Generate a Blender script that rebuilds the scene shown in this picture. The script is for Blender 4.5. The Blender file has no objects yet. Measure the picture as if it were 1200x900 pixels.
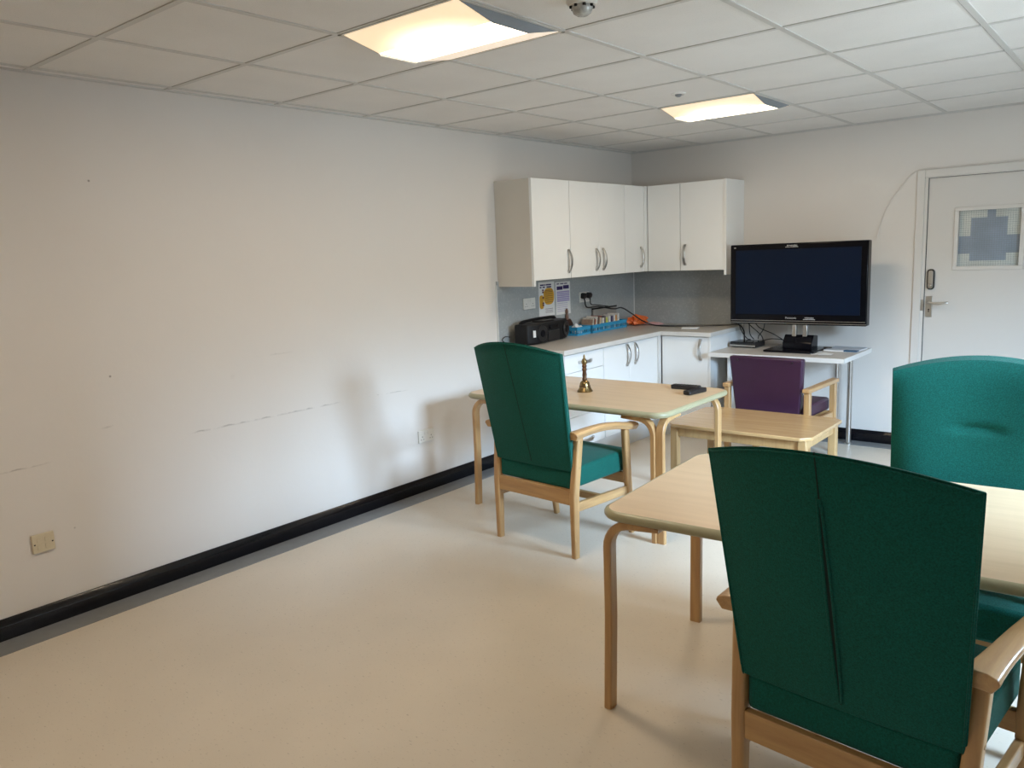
import bpy, bmesh, math, random
from mathutils import Vector, Matrix
random.seed(7)
C = bpy.context.scene.collection
PI = math.pi
H = 2.354            # ceiling height
XR = 4.9             # right wall
YF = -8.4            # wall behind the camera

# ------------------------------------------------------------------ materials
def nodes(name):
    m = bpy.data.materials.new(name); m.use_nodes = True
    nt = m.node_tree; b = nt.nodes['Principled BSDF']
    return m, nt, b

def mat(name, col, rough=.5, metal=0, spec=.5, var=.04, scale=8, bump=0, bscale=200, coat=0, sheen=0, stretch=None):
    """solid colour with a soft procedural variation and an optional fine bump"""
    m, nt, b = nodes(name)
    tc = nt.nodes.new('ShaderNodeTexCoord')
    mp = nt.nodes.new('ShaderNodeMapping'); nt.links.new(tc.outputs['Object'], mp.inputs['Vector'])
    if stretch: mp.inputs['Scale'].default_value = stretch
    n = nt.nodes.new('ShaderNodeTexNoise'); n.inputs['Scale'].default_value = scale
    n.inputs['Detail'].default_value = 4
    nt.links.new(mp.outputs['Vector'], n.inputs['Vector'])
    r = nt.nodes.new('ShaderNodeValToRGB')
    a = [max(0, c*(1-var)) for c in col]; z = [min(1, c*(1+var)) for c in col]
    r.color_ramp.elements[0].color = (*a, 1); r.color_ramp.elements[1].color = (*z, 1)
    r.color_ramp.elements[0].position = .3; r.color_ramp.elements[1].position = .7
    nt.links.new(n.outputs['Fac'], r.inputs['Fac'])
    nt.links.new(r.outputs['Color'], b.inputs['Base Color'])
    b.inputs['Roughness'].default_value = rough; b.inputs['Metallic'].default_value = metal
    b.inputs['Specular IOR Level'].default_value = spec
    b.inputs['Coat Weight'].default_value = coat
    b.inputs['Sheen Weight'].default_value = sheen
    if bump:
        n2 = nt.nodes.new('ShaderNodeTexNoise'); n2.inputs['Scale'].default_value = bscale
        n2.inputs['Detail'].default_value = 3
        nt.links.new(tc.outputs['Object'], n2.inputs['Vector'])
        bp = nt.nodes.new('ShaderNodeBump'); bp.inputs['Strength'].default_value = bump
        bp.inputs['Distance'].default_value = .002
        nt.links.new(n2.outputs['Fac'], bp.inputs['Height']); nt.links.new(bp.outputs['Normal'], b.inputs['Normal'])
    return m

def speckle(name, col, spot, rough, thr=.66, scale=120, bump=0, amount=.6, coat=0, stretch=(1,1,1)):
    """base colour with scattered darker flecks"""
    m = mat(name, col, rough, var=.03, scale=3, bump=bump, bscale=60)
    nt = m.node_tree; b = nt.nodes['Principled BSDF']
    src = b.inputs['Base Color'].links[0].from_socket
    tc = nt.nodes.new('ShaderNodeTexCoord'); mp = nt.nodes.new('ShaderNodeMapping')
    mp.inputs['Scale'].default_value = stretch
    nt.links.new(tc.outputs['Object'], mp.inputs['Vector'])
    n = nt.nodes.new('ShaderNodeTexNoise'); n.inputs['Scale'].default_value = scale; n.inputs['Detail'].default_value = 2
    nt.links.new(mp.outputs['Vector'], n.inputs['Vector'])
    r = nt.nodes.new('ShaderNodeValToRGB'); r.color_ramp.elements[0].position = thr; r.color_ramp.elements[1].position = thr+.07
    r.color_ramp.elements[1].color = (amount, amount, amount, 1)
    nt.links.new(n.outputs['Fac'], r.inputs['Fac'])
    mx = nt.nodes.new('ShaderNodeMix'); mx.data_type = 'RGBA'
    nt.links.new(r.outputs['Color'], mx.inputs[0]); nt.links.new(src, mx.inputs[6]); mx.inputs[7].default_value = (*spot, 1)
    nt.links.new(mx.outputs[2], b.inputs['Base Color'])
    b.inputs['Coat Weight'].default_value = coat
    return m

def wood(name, c1, c2, rough=.4, stretch=(2, 30, 30), coat=.15):
    m, nt, b = nodes(name)
    tc = nt.nodes.new('ShaderNodeTexCoord'); mp = nt.nodes.new('ShaderNodeMapping')
    mp.inputs['Scale'].default_value = stretch
    nt.links.new(tc.outputs['Object'], mp.inputs['Vector'])
    n = nt.nodes.new('ShaderNodeTexNoise'); n.inputs['Scale'].default_value = 1.6; n.inputs['Detail'].default_value = 6
    n.inputs['Roughness'].default_value = .6; n.inputs['Distortion'].default_value = .4
    nt.links.new(mp.outputs['Vector'], n.inputs['Vector'])
    r = nt.nodes.new('ShaderNodeValToRGB')
    r.color_ramp.elements[0].color = (*c1, 1); r.color_ramp.elements[1].color = (*c2, 1)
    r.color_ramp.elements[0].position = .3; r.color_ramp.elements[1].position = .7
    nt.links.new(n.outputs['Fac'], r.inputs['Fac']); nt.links.new(r.outputs['Color'], b.inputs['Base Color'])
    b.inputs['Roughness'].default_value = rough; b.inputs['Coat Weight'].default_value = coat
    b.inputs['Coat Roughness'].default_value = .25
    return m

def emit(name, col, s):
    m, nt, b = nodes(name)
    b.inputs['Base Color'].default_value = (.8, .78, .72, 1)
    b.inputs['Emission Color'].default_value = (*col, 1); b.inputs['Emission Strength'].default_value = s
    return m

def scuffed_wall(name, col, segs, dots):
    """wall paint with long thin furniture rub marks and small filled holes (y,z on the wall plane)"""
    m = mat(name, col, .55, var=.015, scale=1.3, bump=.25, bscale=35, spec=.3)
    nt = m.node_tree; b = nt.nodes['Principled BSDF']; L = nt.links
    src = b.inputs['Base Color'].links[0].from_socket
    tc = nt.nodes.new('ShaderNodeTexCoord'); sp = nt.nodes.new('ShaderNodeSeparateXYZ'); L.new(tc.outputs['Object'], sp.inputs[0])
    no = nt.nodes.new('ShaderNodeTexNoise'); no.inputs['Scale'].default_value = 14; no.inputs['Detail'].default_value = 5
    L.new(tc.outputs['Object'], no.inputs['Vector'])
    def M(op, a, b2=None, c=None):
        n = nt.nodes.new('ShaderNodeMath'); n.operation = op
        for i, v in enumerate((a, b2, c)):
            if v is None: continue
            if isinstance(v, (int, float)): n.inputs[i].default_value = v
            else: L.new(v, n.inputs[i])
        return n.outputs[0]
    Y, Z, N = sp.outputs[1], sp.outputs[2], no.outputs['Fac']
    tot = None
    for (y0, z0, y1, z1, w, a) in segs:
        k = (z1-z0)/(y1-y0)
        line = M('MULTIPLY_ADD', Y, k, z0-k*y0)
        d = M('ABSOLUTE', M('SUBTRACT', Z, M('ADD', line, M('MULTIPLY', M('SUBTRACT', N, .5), .02))))
        f = M('SUBTRACT', 1, M('SMOOTH_MIN', M('DIVIDE', d, w), 1, .2))
        ymid, half = (y0+y1)/2, abs(y1-y0)/2
        g = M('MINIMUM', M('MAXIMUM', M('MULTIPLY', M('SUBTRACT', half, M('ABSOLUTE', M('SUBTRACT', Y, ymid))), 12), 0), 1)
        nn = M('MINIMUM', M('MAXIMUM', M('MULTIPLY', M('SUBTRACT', N, .40), 5), 0), 1)
        f = M('MULTIPLY', M('MULTIPLY', M('MAXIMUM', f, 0), g), M('MULTIPLY', nn, a))
        tot = f if tot is None else M('ADD', tot, f)
    for (y, z, r_, a) in dots:
        dy = M('SUBTRACT', Y, y); dz = M('SUBTRACT', Z, z)
        d = M('SQRT', M('ADD', M('MULTIPLY', dy, dy), M('MULTIPLY', dz, dz)))
        f = M('MULTIPLY', M('MAXIMUM', M('SUBTRACT', 1, M('DIVIDE', d, r_)), 0), a)
        tot = M('ADD', tot, f)
    mx = nt.nodes.new('ShaderNodeMix'); mx.data_type = 'RGBA'; mx.clamp_factor = True
    L.new(tot, mx.inputs[0]); L.new(src, mx.inputs[6]); mx.inputs[7].default_value = (.16, .14, .12, 1)
    L.new(mx.outputs[2], b.inputs['Base Color'])
    return m

WALLC = (.74, .70, .655)
M_wall = mat('wall_paint', WALLC, .55, var=.015, scale=1.3, bump=.25, bscale=35, spec=.3)
M_wall_l = scuffed_wall('wall_paint_scuffed', WALLC,
    [(-4.33, .709, -3.36, .706, .006, .5), (-3.16, .706, -2.82, .692, .004, .5), (-5.2, .707, -4.95, .711, .005, .5),
     (-4.74, .814, -4.67, .819, .006, .6), (-3.92, 1.045, -3.66, 1.04, .006, .2)],
    [(-4.653, 1.922, .007, 1.0), (-4.665, 1.049, .007, 1.0), (-4.9, .395, .006, .5),
     (-4.05, .96, .02, .06)])
M_tile = speckle('ceiling_tile', (.79, .775, .75), (.45, .43, .40), .9, thr=.62, scale=260, amount=.35)
M_grid = mat('ceiling_grid_metal', (.60, .59, .565), .5, var=.02)
M_floor = speckle('floor_vinyl', (.64, .57, .47), (.33, .28, .22), .34, thr=.65, scale=60, amount=.55, bump=.12, stretch=(1, 2.6, 1))
M_floorb = mat('floor_border_vinyl', (.21, .215, .215), .4, var=.06, scale=20)
M_skirt = mat('skirting_gloss_black', (.004, .004, .006), .17, var=.2, scale=30, bump=.35, bscale=45, spec=.3)
M_white = mat('white_laminate', (.85, .86, .85), .32, var=.01, scale=3)
M_cream = mat('cream_end_panel', (.66, .62, .55), .4, var=.01)
M_carc = mat('white_carcass', (.72, .72, .70), .5, var=.01)
M_gap = mat('shadow_gap', (.08, .08, .08), .8)  # dark colour standing in for shade in narrow gaps
M_wtop = speckle('worktop_laminate', (.52, .485, .44), (.40, .37, .33), .35, thr=.5, scale=90, amount=.35)
M_wedge = mat('worktop_edge', (.66, .65, .62), .4, var=.02)
M_splash = speckle('splashback_laminate', (.36, .385, .39), (.50, .52, .52), .3, thr=.55, scale=70, amount=.4)
M_trimw = mat('white_plastic_trim', (.72, .72, .70), .4)
M_sock = mat('white_socket_plastic', (.75, .73, .68), .3, var=.01)
M_sockc = mat('yellowed_socket_plastic', (.66, .58, .42), .35, var=.03)
M_black = mat('black_plastic', (.012, .012, .013), .35, var=.1)
M_blackm = mat('black_matt_plastic', (.008, .008, .009), .5, var=.1, spec=.3)
M_gloss = mat('piano_black', (.004, .004, .006), .15, var=.05, spec=.15)
M_screen = mat('plasma_glass', (.003, .009, .026), .3, var=.05, scale=2, spec=.15)
M_chrome = mat('brushed_chrome', (.55, .54, .52), .28, metal=1, var=.06, scale=30)
M_steel = mat('satin_steel', (.50, .49, .46), .38, metal=1, var=.05)
M_brass = mat('aged_brass', (.27, .19, .085), .3, metal=1, var=.35, scale=60)
M_brassd = mat('dark_engraved_brass', (.14, .075, .04), .4, metal=.85, var=.4, scale=90)
M_beech = wood('beech_leg', (.40, .22, .087), (.56, .34, .145), .38, (24, 24, 2))
M_beechx = wood('beech_rail', (.40, .22, .087), (.56, .34, .145), .38, (2, 24, 24))
M_beechy = wood('beech_arm', (.40, .22, .087), (.56, .34, .145), .30, (24, 2, 24), coat=.4)
M_top = wood('beech_tabletop', (.58, .42, .255), (.66, .49, .31), .33, (1.2, 14, 14), coat=.1)
M_edge = mat('olive_pvc_edge', (.36, .33, .20), .35, var=.05, scale=12)
M_oak = wood('oak_coffee_table', (.44, .27, .115), (.56, .365, .17), .26, (1.5, 20, 20), coat=.5)
M_oakl = wood('oak_coffee_leg', (.40, .245, .105), (.52, .34, .155), .4, (20, 20, 2))
M_green = mat('green_wool_fabric', (.004, .092, .071), .9, var=.30, scale=260, bump=.6, bscale=420, spec=.15, sheen=.08)
M_greend = mat('green_seam_thread', (.002, .02, .016), .9)
M_purple = mat('purple_vinyl', (.036, .009, .034), .42, var=.10, scale=10, bump=.15, bscale=300)
M_door = mat('door_paint', (.66, .635, .60), .38, var=.01, scale=2)
M_frame = mat('frame_gloss_paint', (.68, .655, .62), .35, var=.01)
M_blue = mat('blue_basket_plastic', (.035, .30, .52), .4, var=.05)
M_orange = mat('orange_plastic_bag', (.85, .17, .035), .45, var=.2, scale=30, bump=1, bscale=60)
M_paper = mat('white_paper', (.75, .75, .74), .7, var=.02)
M_greyp = mat('grey_paper', (.36, .37, .36), .6, var=.1)
M_lens = mat('clear_sensor_lens', (.45, .46, .44), .12, var=.25, scale=60, spec=.8)
M_endp = mat('luminaire_end_plate', (.25, .27, .29), .5, var=.03)
M_rim = mat('luminaire_rim', (.62, .60, .56), .45)

# ------------------------------------------------------------------ mesh helpers
def box(bm, x0, x1, y0, y1, z0, z1):
    v = [bm.verts.new((x, y, z)) for z in (z0, z1) for y in (y0, y1) for x in (x0, x1)]
    for f in ((0, 2, 3, 1), (4, 5, 7, 6), (0, 1, 5, 4), (2, 6, 7, 3), (0, 4, 6, 2), (1, 3, 7, 5)):
        bm.faces.new([v[i] for i in f])
    return v

def prism(bm, pts, a, b, axis='z'):
    """extrude a 2D outline along an axis; pts are (u,v): z->(x,y), x->(y,z), y->(x,z)"""
    def P(u, v, w): return {'z': (u, v, w), 'x': (w, u, v), 'y': (u, w, v)}[axis]
    A = [bm.verts.new(P(u, v, a)) for u, v in pts]; B = [bm.verts.new(P(u, v, b)) for u, v in pts]
    bm.faces.new(A); bm.faces.new(B[::-1]); n = len(pts)
    for i in range(n): bm.faces.new([A[i], B[i], B[(i+1) % n], A[(i+1) % n]])

def sweep(bm, path, section, up=(0, 0, 1), scales=None, closed=False):
    """sweep a closed 2D section (side, up) along a path"""
    path = [Vector(p) for p in path]; up = Vector(up); rings = []
    n = len(path)
    for i, p in enumerate(path):
        t = (path[min(i+1, n-1)] - path[max(i-1, 0)]).normalized()
        side = t.cross(up)
        if side.length < 1e-4: side = t.cross(Vector((0, 1, 0)))
        side.normalize(); u = side.cross(t).normalized()
        sx, sy = scales[i] if scales else (1, 1)
        rings.append([bm.verts.new(p + side*a*sx + u*b*sy) for a, b in section])
    m = len(section)
    for i in range(n-1):
        for j in range(m):
            bm.faces.new([rings[i][j], rings[i][(j+1) % m], rings[i+1][(j+1) % m], rings[i+1][j]])
    bm.faces.new(rings[0][::-1]); bm.faces.new(rings[-1])

def circ(r, n=10, ry=None):
    return [(r*math.cos(2*PI*i/n), (ry or r)*math.sin(2*PI*i/n)) for i in range(n)]

def rect(w, h, c=0):
    w /= 2; h /= 2
    if not c: return [(-w, -h), (w, -h), (w, h), (-w, h)]
    return [(-w+c, -h), (w-c, -h), (w, -h+c), (w, h-c), (w-c, h), (-w+c, h), (-w, h-c), (-w, -h+c)]

def smooth_path(pts, n=8):
    """Catmull-Rom through the points"""
    P = [Vector(p) for p in pts]; P = [P[0]*2-P[1]] + P + [P[-1]*2-P[-2]]; out = []
    for i in range(1, len(P)-2):
        for k in range(n):
            t = k/n; a, b, c, d = P[i-1], P[i], P[i+1], P[i+2]
            out.append(.5*((2*b)+(c-a)*t+(2*a-5*b+4*c-d)*t*t+(3*b-a-3*c+d)*t**3))
    return out + [P[-2]]

def lathe(bm, prof, c=(0, 0, 0), n=24, axis='z'):
    rings = []
    for r, h in prof:
        ring = []
        for i in range(n):
            a = 2*PI*i/n; u, v = r*math.cos(a), r*math.sin(a)
            p = {'z': (u, v, h), 'x': (h, u, v), 'y': (u, h, v)}[axis]
            ring.append(bm.verts.new((c[0]+p[0], c[1]+p[1], c[2]+p[2])))
        rings.append(ring)
    for a, b in zip(rings, rings[1:]):
        for i in range(n): bm.faces.new([a[i], a[(i+1) % n], b[(i+1) % n], b[i]])
    bm.faces.new(rings[0][::-1]); bm.faces.new(rings[-1])

def rrect(x0, x1, y0, y1, r, n=6):
    pts = []
    for cx, cy, a0 in ((x1-r, y1-r, 0), (x0+r, y1-r, 90), (x0+r, y0+r, 180), (x1-r, y0+r, 270)):
        for i in range(n+1):
            a = math.radians(a0+90*i/n); pts.append((cx+r*math.cos(a), cy+r*math.sin(a)))
    return pts

def obj(name, bm, m, parent=None, bevel=0, smooth=False, seg=2, mats=None):
    bmesh.ops.recalc_face_normals(bm, faces=bm.faces)
    me = bpy.data.meshes.new(name); bm.to_mesh(me); bm.free()
    for mm in (mats or [m]): me.materials.append(mm)
    o = bpy.data.objects.new(name, me); C.objects.link(o)
    if parent: o.parent = parent
    if bevel:
        md = o.modifiers.new('bevel', 'BEVEL'); md.width = bevel; md.segments = seg; md.limit_method = 'ANGLE'
        md.angle_limit = math.radians(35); md.harden_normals = False
    if smooth or bevel:
        me.polygons.foreach_set('use_smooth', [True]*len(me.polygons))
        try: me.set_sharp_from_angle(angle=math.radians(40 if not bevel else 50))
        except Exception: pass
    return o

def B(): return bmesh.new()
def bx(name, dims, m, parent=None, bevel=0):
    bm = B(); box(bm, *dims); return obj(name, bm, m, parent, bevel)

def tag(o, label, cat, group=None):
    o['label'] = label; o['category'] = cat
    if group: o['group'] = group
    return o
def thing(name, label, cat, loc=(0, 0, 0), rz=0, group=None):
    o = bpy.data.objects.new(name, None); C.objects.link(o); o.empty_display_size = .05
    o.location = loc; o.rotation_euler = (0, 0, rz)
    return tag(o, label, cat, group)
def struct(o): o['kind'] = 'structure'; return o
def copy_tree(o, parent=None):
    c = o.copy(); C.objects.link(c); c.parent = parent
    for ch in [k for k in o.children]: copy_tree(ch, c)
    return c

# ------------------------------------------------------------------ room shell
bm = B(); box(bm, -.2, XR+.2, YF-.2, .2, -.12, 0); struct(obj('floor', bm, M_floor))
bm = B()
box(bm, 0, .165, YF, 0, 0, .0025); box(bm, .165, XR, -.165, 0, 0, .0025)
o = obj('trim_1', bm, M_floorb); struct(o)
bx_l = struct(bx('wall_left', (-.15, 0, YF-.15, .15, 0, H+.1), M_wall_l))
# back wall with a doorway
DX0, DX1, DZ = 2.36, 3.19, 1.955
bm = B(); box(bm, 0, DX0, 0, .15, 0, H+.1); box(bm, DX1, XR+.15, 0, .15, 0, H+.1); box(bm, DX0, DX1, 0, .15, DZ, H+.1)
struct(obj('wall_back', bm, M_wall))
# right wall with the window the daylight comes through
WY0, WY1, WZ0, WZ1 = -3.80, -2.60, 1.00, 2.18
bm = B(); box(bm, XR, XR+.15, YF, WY0, 0, H+.1); box(bm, XR, XR+.15, WY1, 0, 0, H+.1)
box(bm, XR, XR+.15, WY0, WY1, 0, WZ0); box(bm, XR, XR+.15, WY0, WY1, WZ1, H+.1)
struct(obj('wall_right', bm, M_wall))
struct(bx('wall_front', (0, XR, YF-.15, YF, 0, H+.1), M_wall))
# unseen dark wall added outside to block the sky to one side of the window
struct(bx('sky_blocker', (6.2, 13.0, -1.95, -1.6, -.5, 7.0), mat('blocker_dark', (.10, .07, .055), .9)))
# window frame
bm = B()
for a in (WY0, (WY0+WY1)/2-.025, WY1-.05): box(bm, XR+.02, XR+.07, a, a+.05, WZ0, WZ1)
for a in (WZ0, WZ1-.05): box(bm, XR+.02, XR+.07, WY0, WY1, a, a+.05)
wf = struct(obj('window_1', bm, M_trimw, bevel=.004))
bx('window_sill', (XR-.12, XR+.02, WY0-.05, WY1+.05, WZ0-.03, WZ0), M_trimw, wf, .005)
# skirting boards, gloss black with a chamfered top ledge
prof = [(0, 0), (.026, 0), (.026, .062), (.006, .090), (0, .090)]
bm = B(); prism(bm, [(a, b) for a, b in prof], YF, -1.95, 'y'); struct(obj('baseboard_left', bm, M_skirt, bevel=.002))
bm = B()
prism(bm, [(-a, b) for a, b in prof], 1.17, 2.31, 'x'); prism(bm, [(-a, b) for a, b in prof], 3.24, XR, 'x')
struct(obj('baseboard_back', bm, M_skirt, bevel=.002))
bm = B(); prism(bm, [(XR-a, b) for a, b in prof], YF, 0, 'y'); struct(obj('baseboard_right', bm, M_skirt))

# ceiling: tiles and the exposed T-bar grid
gx = [.085+.6*i for i in range(9) if .085+.6*i < XR]; gy = [-.06-.6*j for j in range(14) if -.06-.6*j > YF]
bm = B(); box(bm, 0, XR, YF, 0, H, H+.03); ceil = struct(obj('ceiling', bm, M_tile))
bm = B(); T = .012
for x in gx: box(bm, x-T, x+T, YF, 0, H-.004, H+.001)
for y in gy: box(bm, 0, XR, y-T, y+T, H-.0038, H+.001)
obj('ceiling_grid', bm, M_grid, ceil)
bm = B(); box(bm, 0, .022, YF, 0, H-.006, H); box(bm, 0, XR, -.022, 0, H-.006, H); box(bm, XR-.022, XR, YF, 0, H-.006, H)
obj('wall_angle', bm, M_grid, ceil)
bm = B()   # thin dark strip drawn as the shadow where each tile drops into its grid
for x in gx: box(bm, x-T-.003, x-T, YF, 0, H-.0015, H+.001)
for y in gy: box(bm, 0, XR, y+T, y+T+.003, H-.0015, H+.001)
obj('tile_shadow', bm, M_gap, ceil)

# ------------------------------------------------------------------ ceiling lights
M_diff = emit('lamp_diffuser_warm', (1, .78, .58), .62)
def lamp_diffuser_material():
    # glow painted into the diffuser: a hot spot in the emission, fading towards its rim
    m, nt, b = nodes('hot_spot_diffuser'); L = nt.links
    b.inputs['Base Color'].default_value = (.75, .72, .66, 1)
    tc = nt.nodes.new('ShaderNodeTexCoord'); mp = nt.nodes.new('ShaderNodeMapping')
    mp.inputs['Location'].default_value = (0, .30, 0); mp.inputs['Scale'].default_value = (2.9, 5.0, 0)
    L.new(tc.outputs['Object'], mp.inputs['Vector'])
    g = nt.nodes.new('ShaderNodeTexGradient'); g.gradient_type = 'QUADRATIC_SPHERE'; L.new(mp.outputs[0], g.inputs['Vector'])
    r = nt.nodes.new('ShaderNodeMapRange'); r.inputs[3].default_value = .78; r.inputs[4].default_value = 8
    L.new(g.outputs['Fac'], r.inputs[0])
    b.inputs['Emission Color'].default_value = (1, .72, .42, 1)
    L.new(r.outputs[0], b.inputs['Emission Strength'])
    return m
M_back = lamp_diffuser_material()
M_core = emit('lamp_core_warm', (1, .80, .55), 7.0)
def ceiling_light(x0, y0, label):
    t = thing('ceiling_light', label, 'ceiling light', (x0+.3, y0+.3, H), 0, 'recessed ceiling lights that are switched on')
    X = .285
    # profile across y (offset from centre, depth below the ceiling)
    P = [(-.285, -.004), (-.113, -.042), (-.085, -.006), (.072, -.006), (.088, -.044), (.285, -.004)]
    def strip(a, b, name, m, xx=X, up=.004):
        bm = B()
        v = [bm.verts.new(p) for p in ((-xx, a[0], a[1]), (xx, a[0], a[1]), (xx, b[0], b[1]), (-xx, b[0], b[1]),
             (-xx, a[0], a[1]+up), (xx, a[0], a[1]+up), (xx, b[0], b[1]+up), (-xx, b[0], b[1]+up))]
        for f in ((0, 1, 2, 3), (4, 5, 6, 7), (0, 1, 5, 4), (1, 2, 6, 5), (2, 3, 7, 6), (3, 0, 4, 7)): bm.faces.new([v[i] for i in f])
        return obj(name, bm, m, t)
    strip(P[0], P[1], 'diffuser_wing', M_back)
    strip(P[4], P[5], 'diffuser_wing', M_diff)
    strip((-.113, -.042), (.088, -.044), 'lamp_cover', M_core, .284)
    # end plates closing the two ends of the profile
    for s in (-1, 1):
        bm = B()
        d = -.050 if s < 0 else -.0445
        pts = [(-.29, -.001), (-.116, -.042), (-.108, d), (.083, d), (.090, -.044), (.29, -.001)]
        prism(bm, pts, s*X-.002 if s < 0 else s*X, s*X if s < 0 else s*X+.003, 'x')
        obj('end_plate', bm, M_endp, t)
    bm = B()
    for (a, b, c, d) in ((-.3, .3, -.3, -.288), (-.3, .3, .288, .3), (-.3, -.288, -.3, .3), (.288, .3, -.3, .3)): box(bm, a, b, c, d, -.006, 0)
    obj('rim', bm, M_rim, t)
    return t
ceiling_light(1.285, -4.26, 'larger looking square ceiling light nearer the camera, beside the smoke detector')
ceiling_light(1.285, -1.86, 'square ceiling light further back, above the wall cupboards and television')

ceiling_light(1.285, -6.66, 'square ceiling light added out of view behind the camera')  # unseen light added to warm the front left of the room
# detectors
t = thing('smoke_detector', 'round clear-domed smoke detector hanging from the ceiling at the top edge of the view', 'detector', (2.147, -3.93, H))
bm = B(); lathe(bm, [(.052, 0), (.052, -.012), (.046, -.022), (.038, -.022)], n=28); obj('base', bm, M_sock, t, smooth=True)
bm = B(); lathe(bm, [(.034, -.02), (.036, -.03), (.030, -.045), (.018, -.053), (.004, -.055)], n=24); obj('lens_dome', bm, M_lens, t, smooth=True)
bm = B()
for k in range(8):
    a = k*PI/4; c, s = math.cos(a), math.sin(a); box(bm, .0375*c-.004, .0375*c+.004, .0375*s-.004, .0375*s+.004, -.030, -.022)
obj('vent_slots', bm, M_blackm, t)
t = thing('ceiling_sensor', 'small flush round white sensor in the tile beside the further ceiling light', 'sensor', (1.588, -2.176, H))
bm = B(); lathe(bm, [(.04, 0), (.04, -.006), (.03, -.010), (.028, -.006)], n=24); obj('bezel', bm, M_tile, t, smooth=True)
bm = B(); lathe(bm, [(.018, -.004), (.018, -.014), (.010, -.020), (.002, -.021)], n=16); obj('eye', bm, M_endp, t, smooth=True)

# ------------------------------------------------------------------ kitchen wall cupboards
def bow_handle(parent, p, outward, vertical=True, L=.165, name='handle'):
    """flat bowed strap handle; p is its centre on the door face"""
    bm = B(); o = Vector(outward); ax = Vector((0, 0, 1)) if vertical else Vector((0, 1, 0))
    side = ax.cross(o)
    pts = []
    for i in range(13):
        u = -1+2*i/12
        pts.append(Vector(p)+ax*(u*L/2)+o*(.004+.030*(1-abs(u)**2.2)))
    sweep(bm, pts, rect(.022, .007, .0015), up=o)
    for s in (-1, 1):
        c = Vector(p)+ax*(s*(L/2-.006)); e = .009
        q = [c+o*a+ax*b*e+side*d*.009 for a in (0, .010) for b in (-1, 1) for d in (-1, 1)]
        xs = [v.x for v in q]; ys = [v.y for v in q]; zs = [v.z for v in q]
        box(bm, min(xs), max(xs), min(ys), max(ys), min(zs), max(zs))
    return obj(name, bm, M_chrome, parent, smooth=True)

UZ0, UZ1 = 1.34, 2.032
G = 'gloss white wall cupboards'
# left run
t = thing('wall_cupboard', 'white wall cupboard at the left end of the run with a cream side panel', 'cupboard', (0, 0, 0), 0, G)
bx('body', (.002, .308, -1.872, -1.442, UZ0, UZ1-.004), M_carc, t)
bx('end_panel', (.002, .312, -1.892, -1.874, 1.296, UZ1), M_cream, t, .001)
bx('front_edge', (.312, .333, -1.893, -1.873, 1.296, UZ1), M_white, t, .001)
d = bx('door', (.312, .33, -1.870, -1.444, UZ0-.004, UZ1), M_white, t, .0015); bow_handle(d, (.33, -1.475, 1.458), (1, 0, 0))
t = thing('wall_cupboard', 'white wall cupboard with two doors and a pair of bowed handles side by side', 'cupboard', (0, 0, 0), 0, G)
bx('body', (.002, .308, -1.440, -.682, UZ0, UZ1-.004), M_carc, t)
d = bx('door', (.312, .33, -1.438, -1.0618, UZ0-.004, UZ1), M_white, t, .0015); bow_handle(d, (.33, -1.105, 1.458), (1, 0, 0))
d = bx('door', (.312, .33, -1.0612, -.684, UZ0-.004, UZ1), M_white, t, .0015); bow_handle(d, (.33, -1.012, 1.458), (1, 0, 0))
t = thing('corner_wall_cupboard', 'narrow white wall cupboard in the corner beside the two-door cupboard', 'cupboard', (0, 0, 0), 0, G)
bx('body', (.002, .308, -.680, -.002, UZ0, UZ1-.004), M_carc, t)
bx('corner_post', (.309, .334, -.372, -.309, UZ0-.004, UZ1), M_white, t, .001)
d = bx('door', (.312, .33, -.678, -.376, UZ0-.004, UZ1), M_white, t, .0015); bow_handle(d, (.33, -.435, 1.458), (1, 0, 0))
# back run
t = thing('wall_cupboard', 'white wall cupboard on the back wall nearest the corner, without a handle', 'cupboard', (0, 0, 0), 0, G)
bx('body', (.336, .636, -.308, -.002, UZ0, UZ1-.004), M_carc, t)
bx('door', (.342, .635, -.33, -.312, UZ0-.004, UZ1), M_white, t, .0015)
t = thing('wall_cupboard', 'white wall cupboard on the back wall beside the television, one bowed handle', 'cupboard', (0, 0, 0), 0, G)
bx('body', (.638, 1.018, -.308, -.002, UZ0, UZ1-.004), M_carc, t)
bx('end_panel', (1.020, 1.038, -.340, -.002, 1.296, UZ1+.002), M_white, t, .001)
d = bx('door', (.640, 1.016, -.33, -.312, UZ0-.004, UZ1), M_white, t, .0015); bow_handle(d, (.682, -.33, 1.462), (0, -1, 0))

# splashback panels and their white trims
WT = .868
t = thing('splashback', 'grey speckled splashback panel lining both walls above the worktop', 'splashback')
bx('left_panel', (.0005, .008, -1.915, -.006, WT, 1.335), M_splash, t)
bx('back_panel', (.0085, 1.030, -.008, -.0005, WT, 1.335), M_splash, t)
bx('corner_trim', (.008, .014, -.014, -.008, WT, 1.335), M_trimw, t)
bx('edge_trim', (.0005, .012, -1.922, -1.915, WT, 1.31), M_trimw, t)
bx('edge_trim', (1.030, 1.036, -.012, -.0005, WT, 1.335), M_trimw, t)

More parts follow.
